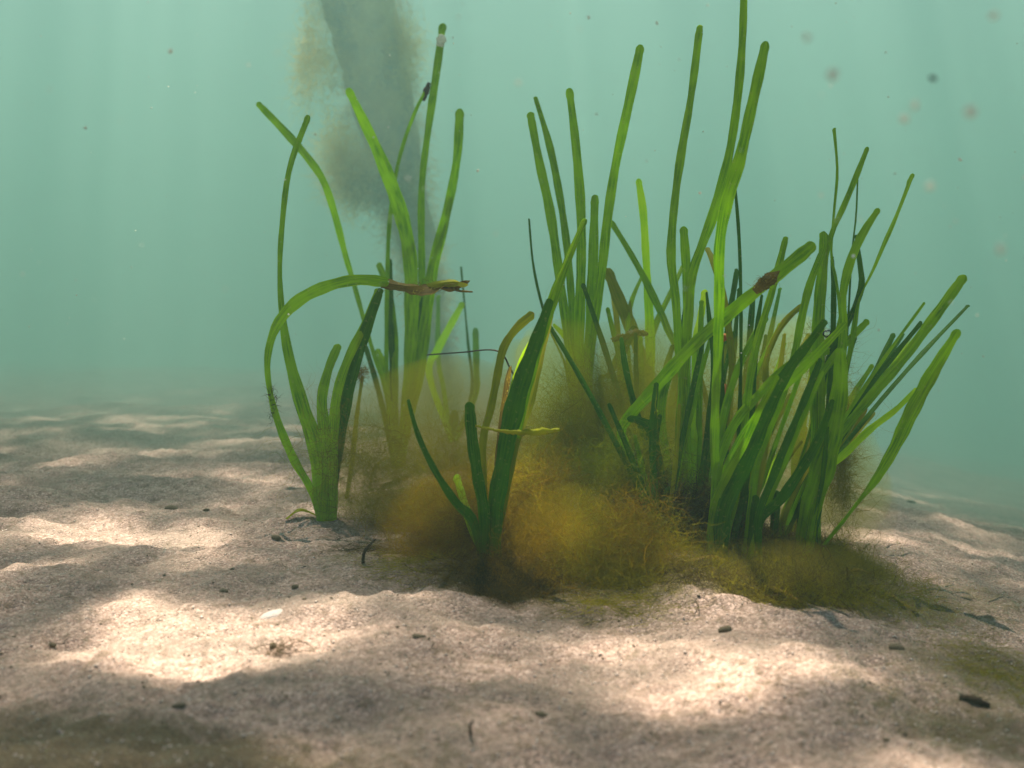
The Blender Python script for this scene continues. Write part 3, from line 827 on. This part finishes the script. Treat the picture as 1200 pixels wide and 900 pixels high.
def free_tube(name, label, cat, pts, rads, mat, group=None, seed=0, lump=.3):
    b = pts[0]
    root = None
    o = tube(name, pts, rads, mat, None, seed=seed, lump=lump)
    tag(o, label, cat, group)
    return o
Y1 = .97
free_tube('loose_twig', 'thin brown stem caught level between the left and centre shoots', 'stem',
          [at(500, 416, Y1 + .2), at(540, 413, Y1 + .12), at(582, 411, Y1), at(598, 432, Y1), at(606, 450, Y1)], [pxm(1, Y1)] * 5, 'twig', seed=4, lump=.1)
Y2 = pC.location.y - .03
free_tube('loose_twig', 'yellowish twig with brown end lying across the broad centre leaf', 'stem',
          [at(557, 499, Y2), at(585, 505, Y2), at(610, 507, Y2), at(635, 506, Y2), at(656, 504, Y2)], [pxm(1.2, Y2), pxm(1.6, Y2), pxm(3, Y2), pxm(4, Y2), pxm(2, Y2)], 'olive', seed=5, lump=.5)
free_tube('loose_twig', 'brown lumpy scrap hooked on the mid shoot leaves', 'stem',
          [at(718, 398, 1.06), at(732, 394, 1.05), at(748, 390, 1.05), at(758, 392, 1.06)], [pxm(3, 1), pxm(4.5, 1), pxm(4, 1), pxm(2, 1)], 'brown', seed=8, lump=.5)
free_tube('orange_scrap', 'small orange scrap caught between the right clump leaves', 'scrap',
          [at(843, 468, .9), at(846, 461, .895), at(851, 452, .9)], [pxm(2.5, .9), pxm(6, .9), pxm(3, .9)], 'orange', seed=9, lump=.35)
free_tube('orange_scrap', 'tan scrap stuck on the lowest crossing of the slanting leaves', 'scrap',
          [at(838, 394, .95), at(845, 396, .945), at(852, 394, .95)], [pxm(3, .9), pxm(5, .9), pxm(3, .9)], 'orange', seed=12, lump=.35)

for lab, P, w_, mt in (
        ('curled brown dead leaf at the foot of the dense clump', [(800, 664), (835, 664), (868, 670)], 7, 'brown'),
        ('narrow dead leaf trailing right over the algae mat', [(985, 690), (1030, 700), (1075, 722)], 6, 'brown'),
        ('long brown dead leaf lying below the clump', [(865, 688), (905, 700), (945, 712)], 5, 'brown'),
        ('small dead leaf left of the front left shoot', [(335, 612), (352, 606), (372, 608)], 5, 'olive')):
    pts = []
    for k, (x_, y_) in enumerate(P):
        g_ = on_ground(x_, y_)
        pts.append(g_ + Vector((0, 0, .0022 + (.004 if k == 1 else 0))))
    o = leaf(None, pts, [pxm(w_ * .65, pts[0].y) * f_ for f_ in (.7, 1, .6)], mt, 1.1, 1.4, .3, 'dead_leaf', 'torn', 20)
    tag(o, lab, 'dead leaf', 'dead leaves lying round the clump')

# small stems and rootlets standing in the sand
for lab, P, rpx, mt in (
        ('bent brown rootlet standing behind the single thin stem', [(432, 572), (436, 556), (442, 545), (453, 535)], 1.8, 'brown'),
        ('forked brown rootlet on the sand right of the clump', [(985, 690), (992, 675), (1004, 668), (1022, 672)], 1.8, 'brown'),
        ('upright brown rootlet on the sand right of the clump', [(993, 694), (994, 680), (992, 665)], 2.2, 'brown'),
        ('looped brown rootlet next to the rightmost shoot', [(962, 668), (961, 650), (966, 640), (978, 660), (986, 676)], 1.4, 'brown'),
        ('spiky dark rootlet beside the low algae scrap', [(424, 660), (428, 645), (440, 632)], 2.0, 'twig'),
        ('short dark stick upright in the near sand', [(552, 862), (551, 852), (553, 845)], 1.8, 'twig')):
    b = on_ground(*P[0])
    pts = [b + Vector((0, 0, -.004))] + [at(x, y, b.y - .004 * k) for k, (x, y) in enumerate(P[1:])]
    o = tube('rootlet', pts, [pxm(rpx, b.y)] * (len(pts) - 1) + [pxm(rpx * .5, b.y)], mt, None, n=6, lump=.3, seed=len(lab))
    tag(o, lab, 'rootlet', 'rootlets standing in the sand')

# ------------------------------------------------------------------ pebbles, shell, twig, chips on the sand
def stone_mesh(seed, sub=2, flat=.6):
    import bmesh
    bm = bmesh.new()
    bmesh.ops.create_icosphere(bm, subdivisions=sub, radius=1)
    r = np.random.default_rng(seed)
    ks = r.normal(size=(6, 3)) * 1.6; ph = r.random(6) * 6.28
    for v in bm.verts:
        d = sum(math.sin(float(np.dot(k, v.co)) + p_) for k, p_ in zip(ks, ph)) * .07
        v.co = v.co * (1 + d)
        v.co.z *= flat
    me = bpy.data.meshes.new('pebble'); bm.to_mesh(me); bm.free()
    me.polygons.foreach_set('use_smooth', np.ones(len(me.polygons), dtype=bool))
    return me
SM = [stone_mesh(i, 2, f) for i, f in enumerate((.6, .75, .45, .9))]
for me in SM: me.materials.append(M['stone'])
def pebble(px, py, rpx, label, k=0, sx=1.0, name='pebble', mat=None, cat='pebble', group='dark bits scattered on the sand'):
    p = on_ground(px, py)
    me = SM[k % 4]
    if mat:
        me = me.copy(); me.materials.clear(); me.materials.append(M[mat])
    o = bpy.data.objects.new(name, me)
    s_ = pxm(rpx * (1.0 if mat else .72), p.y)
    o.scale = (s_ * sx, s_, s_)
    o.location = p + Vector((0, 0, s_ * (-.18 if mat == 'shell' else .02)))
    o.rotation_euler = (random.uniform(-.3, .3), random.uniform(-.3, .3), random.uniform(0, 6.28) if sx == 1 else random.uniform(-.4, .4))
    link(o)
    return tag(o, label, cat, group)

for i, (px, py, rp, lab) in enumerate((
        (262, 693, 7, 'dark round pebble on shaded sand above the white shell'),
        (200, 597, 9, 'flat olive pebble on the far left sand'),
        (490, 746, 7, 'brown pebble on pink sand below the algae'),
        (346, 690, 5, 'small pebble right of the dark round one'),
        (634, 838, 9, 'greenish pebble half buried at the bottom centre'),
        (1050, 760, 9, 'lumpy dark pebble on the pale right slope'),
        (1038, 868, 7, 'dark pebble at the lower right'),
        (850, 740, 8, 'grey lump pressed in the bright sand patch'),
        (1068, 588, 5, 'tiny dark pebble on far right sand'),
        (1037, 677, 5, 'bluish dark pebble at the end of the algae mat'),
        (242, 598, 5, 'small brown pebble right of the flat olive one'),
        (324, 632, 5, 'small pebble left of the low algae scrap'),
        (272, 668, 4, 'tiny pebble above the dark round pebble'),
        (60, 758, 6, 'brown chip at the left in the bright patch'),
        (210, 828, 9, 'brown lump on the dark near sand'),
        (320, 758, 6, 'brown chip beside the sparse algae scrap'))):
    pebble(px, py, rp, lab, i, 1.0 + (i % 3) * .25)

pebble(318, 722, 15, 'oval white shell lying on the sand at left', 2, 1.25, 'shell', 'shell', 'shell', None)
b1, b2, b3 = on_ground(1124, 820), on_ground(1142, 826), on_ground(1160, 831)
up = Vector((0, 0, .0012))
o = tube('driftwood_chip', [b1 + up, b2 + up * 1.4, b3 + up], [pxm(3, b1.y), pxm(5.5, b1.y), pxm(2.5, b1.y)], 'twig', None, lump=.3, seed=31)
tag(o, 'blackish driftwood chip on the dark sand at lower right', 'wood chip')

# countless grit: small dark and pale grains
def grit_mesh(name, n, size, mat, seed, xr, yr):
    r = np.random.default_rng(seed)
    y = yr[0] + (yr[1] - yr[0]) * r.random(n) ** 1.6
    x = (r.random(n) * 2 - 1) * xr * y
    z = ground(x, y)
    s_ = size * (0.4 + r.random(n) ** 3 * 2.2)
    octa = np.array([(1, 0, 0), (-1, 0, 0), (0, 1, 0), (0, -1, 0), (0, 0, 1), (0, 0, -1)], float)
    of = np.array([(0, 2, 4), (2, 1, 4), (1, 3, 4), (3, 0, 4), (2, 0, 5), (1, 2, 5), (3, 1, 5), (0, 3, 5)])
    j = 1 + r.normal(size=(n, 6, 1)) * .3
    a = r.random(n) * 6.28
    ca_, sa_ = np.cos(a)[:, None], np.sin(a)[:, None]
    v = octa[None] * j * np.array([1.3, .8, .6])
    vx = v[..., 0] * ca_ - v[..., 1] * sa_; vy = v[..., 0] * sa_ + v[..., 1] * ca_
    v = np.stack([vx, vy, v[..., 2]], -1) * s_[:, None, None] + np.stack([x, y, z + s_ * .2], -1)[:, None, :]
    F = (of[None] + (np.arange(n) * 6)[:, None, None]).reshape(-1, 3)
    return mesh_obj(name, v.reshape(-1, 3), F, M[mat], None, smooth=False)
tag(grit_mesh('dark_grit', 3600, .00045, 'stone', 41, .5, (.38, 2.2)), 'dark grit grains strewn over the sand', kind='stuff')
tag(grit_mesh('pale_grit', 15000, .00042, 'grain', 42, .5, (.38, 1.6)), 'pale shell grains strewn over the sand', kind='stuff')

# ------------------------------------------------------------------ bubbles and drifting particles
def ball(name, px, py, Y, rpx, mat, label, cat, group, k=3):
    me = SM[k].copy(); me.materials.clear(); me.materials.append(M[mat])
    o = bpy.data.objects.new(name, me)
    o.location = at(px, py, Y); s_ = pxm(rpx, Y); o.scale = (s_, s_, s_)
    o.rotation_euler = (random.random() * 6, random.random() * 6, 0)
    link(o)
    return tag(o, label, cat, group)
ball('bubble', 969, 391, .86, 4.5, 'bubble', 'glinting bubble on the right shoots', 'bubble', 'air bubbles on the leaves')
pb = on_ground(377, 606)
ball('bubble', 377, 604, pb.y - .005, 3, 'bubble', 'small bubble at the foot of the front left shoot', 'bubble', 'air bubbles on the leaves')
for i, (px, py, Y, rp) in enumerate(((1072, 123, .30, 3.5), (1137, 130, .27, 4.5), (945, 43, .28, 3.2), (976, 87, .27, 4), (1172, 292, .28, 4),
                                     (1165, 18, .28, 3.5), (962, 229, .4, 2.5), (1060, 139, .3, 3), (1125, 187, .6, 2.5), (820, 226, .75, 2),
                                     (770, 27, .6, 2.5), (1090, 218, .3, 3), (1000, 300, .6, 2), (690, 20, .6, 2), (100, 150, .6, 2), (200, 60, .5, 2.4), (560, 200, .7, 1.8))):
    ball('drifting_flake', px, py, Y, rp * (1.5 if Y < .35 else 1.0), 'flake', 'pale speck drifting in the open water', 'particle', 'pale specks drifting in the water', i % 4)
ball('drifting_flake', 1093, 92, .34, 4.5, 'twig', 'dark speck drifting in the upper right water', 'particle', None, 0)
r = np.random.default_rng(77)
n = 1300
y = .3 + 2.2 * r.random(n); x = (r.random(n) * 2 - 1) * .46 * y; z = CAM_H + (r.random(n) * .55 - .2) * y * .62 + .05
keep = z > ground(x, y) + .01
x, y, z = x[keep], y[keep], z[keep]; n = len(x)
s_ = .00022 * (.5 + r.random(n) ** 2 * 1.6)
tet = np.array([(1, 1, 1), (1, -1, -1), (-1, 1, -1), (-1, -1, 1)], float)
V = tet[None] * s_[:, None, None] * (1 + r.normal(size=(n, 4, 1)) * .3) + np.stack([x, y, z], -1)[:, None]
F = (np.array([(0, 1, 2), (0, 3, 1), (0, 2, 3), (1, 3, 2)])[None] + (np.arange(n) * 4)[:, None, None]).reshape(-1, 3)
tag(mesh_obj('suspended_specks', V.reshape(-1, 3), F, M['flake'], None, smooth=False), 'countless tiny specks suspended in the water', kind='stuff')

# ------------------------------------------------------------------ stirred silt hanging round the foot of the grass
def silt(name, label, px, py, Y, rx, ry, rz, color, dens, seed):
    import bmesh
    m, nt, out = new_mat(name)
    v_ = N(nt, 'ShaderNodeVolumePrincipled')
    v_.inputs['Color'].default_value = (*color, 1)
    v_.inputs['Density'].default_value = dens
    v_.inputs['Anisotropy'].default_value = 0.2
    v_.inputs['Density Attribute'].default_value = ''
    nt.links.new(v_.outputs[0], out.inputs['Volume'])
    bm = bmesh.new()
    bmesh.ops.create_icosphere(bm, subdivisions=4, radius=1)
    r = np.random.default_rng(seed)
    ks = r.normal(size=(7, 3)) * 1.9; ph = r.random(7) * 6.28
    c_ = at(px, py, Y)
    s_ = Y / F_PX
    for v in bm.verts:
        d = sum(math.sin(float(np.dot(k, v.co)) + p_) for k, p_ in zip(ks, ph)) * .13
        q = v.co * (1 + d)
        v.co = (c_.x + q.x * rx * s_, Y + q.y * ry, c_.z + q.z * rz * s_)
    me = bpy.data.meshes.new(name); bm.to_mesh(me); bm.free()
    me.materials.append(m)
    o = link(bpy.data.objects.new(name, me))
    return tag(o, label, kind='stuff')
GOLD = (0.36, 0.32, 0.010); RUST = (0.30, 0.19, 0.006); OLV = (0.48, 0.52, 0.014)
silt('silt_cloud', 'golden silt hanging between left and centre shoots', 510, 575, 1.06, 130, .14, 125, GOLD, 4.0, 1)
silt('silt_cloud', 'rusty silt round the foot of the centre shoot', 575, 635, .88, 130, .09, 70, RUST, 4.5, 2)
silt('silt_cloud', 'olive silt cloud behind the centre shoot', 690, 520, 1.02, 130, .10, 115, OLV, 5.5, 3)
silt('silt_cloud', 'olive silt cloud inside the dense clump', 860, 500, 1.08, 165, .10, 160, OLV, 3.6, 4)
silt('silt_cloud', 'golden silt puff lying on the sand in front', 700, 660, .80, 90, .05, 75, GOLD, 3.6, 5)
silt('silt_cloud', 'thin golden silt along the right foot of the clump', 965, 590, 1.0, 60, .06, 120, GOLD, 4.0, 6)

silt('shadow_blur_silt', 'thin brown silt added to blur leaf shadows before the dense clump', 880, 686, on_ground(880, 690).y, 150, .07, 22, (0.40, 0.35, 0.05), 7.0, 7)  # low silt volumes added to soften the leaf shadows on the sand
silt('shadow_blur_silt', 'thin brown silt added to blur leaf shadows before the centre shoot', 585, 680, on_ground(585, 684).y, 110, .06, 18, (0.34, 0.27, 0.03), 7.0, 8)

# denser murk added behind the grass so distance fades, rounded front, reaching far back
def bank():
    nx_, nz_ = 40, 10
    xs = np.linspace(-16, 16, nx_); zs = np.linspace(-2.3, 1.5, nz_)
    V = []
    for z_ in zs:
        for x_ in xs:
            V.append((x_, 1.50 + .10 * float(fbm(np.array(x_ * 1.3), np.array(z_ * 1.3 + 40), 2)) + .02 * abs(x_), z_))
    nf = len(V)
    V += [(x_, 16.5, z_) for z_ in zs for x_ in xs]
    F = []
    I = lambda b_, j, i: b_ * nf + j * nx_ + i
    for j in range(nz_ - 1):
        for i in range(nx_ - 1):
            F.append((I(0, j, i), I(0, j, i + 1), I(0, j + 1, i + 1), I(0, j + 1, i)))
            F.append((I(1, j, i + 1), I(1, j, i), I(1, j + 1, i), I(1, j + 1, i + 1)))
    for i in range(nx_ - 1):
        F.append((I(1, 0, i), I(1, 0, i + 1), I(0, 0, i + 1), I(0, 0, i)))
        F.append((I(0, nz_ - 1, i), I(0, nz_ - 1, i + 1), I(1, nz_ - 1, i + 1), I(1, nz_ - 1, i)))
    for j in range(nz_ - 1):
        F.append((I(0, j, 0), I(0, j + 1, 0), I(1, j + 1, 0), I(1, j, 0)))
        F.append((I(0, j + 1, nx_ - 1), I(0, j, nx_ - 1), I(1, j, nx_ - 1), I(1, j + 1, nx_ - 1)))
    m, nt, out = new_mat('distance_murk')
    v_ = N(nt, 'ShaderNodeVolumePrincipled')
    v_.inputs['Color'].default_value = (0.48, 0.76, 0.70, 1)
    v_.inputs['Density'].default_value = 0.68
    v_.inputs['Anisotropy'].default_value = 0.55
    v_.inputs['Density Attribute'].default_value = ''
    nt.links.new(v_.outputs[0], out.inputs['Volume'])
    return tag(mesh_obj('distance_murk', V, F, m, None, smooth=False), 'added greenish murk fading the distance behind the grass', kind='stuff')
bank()
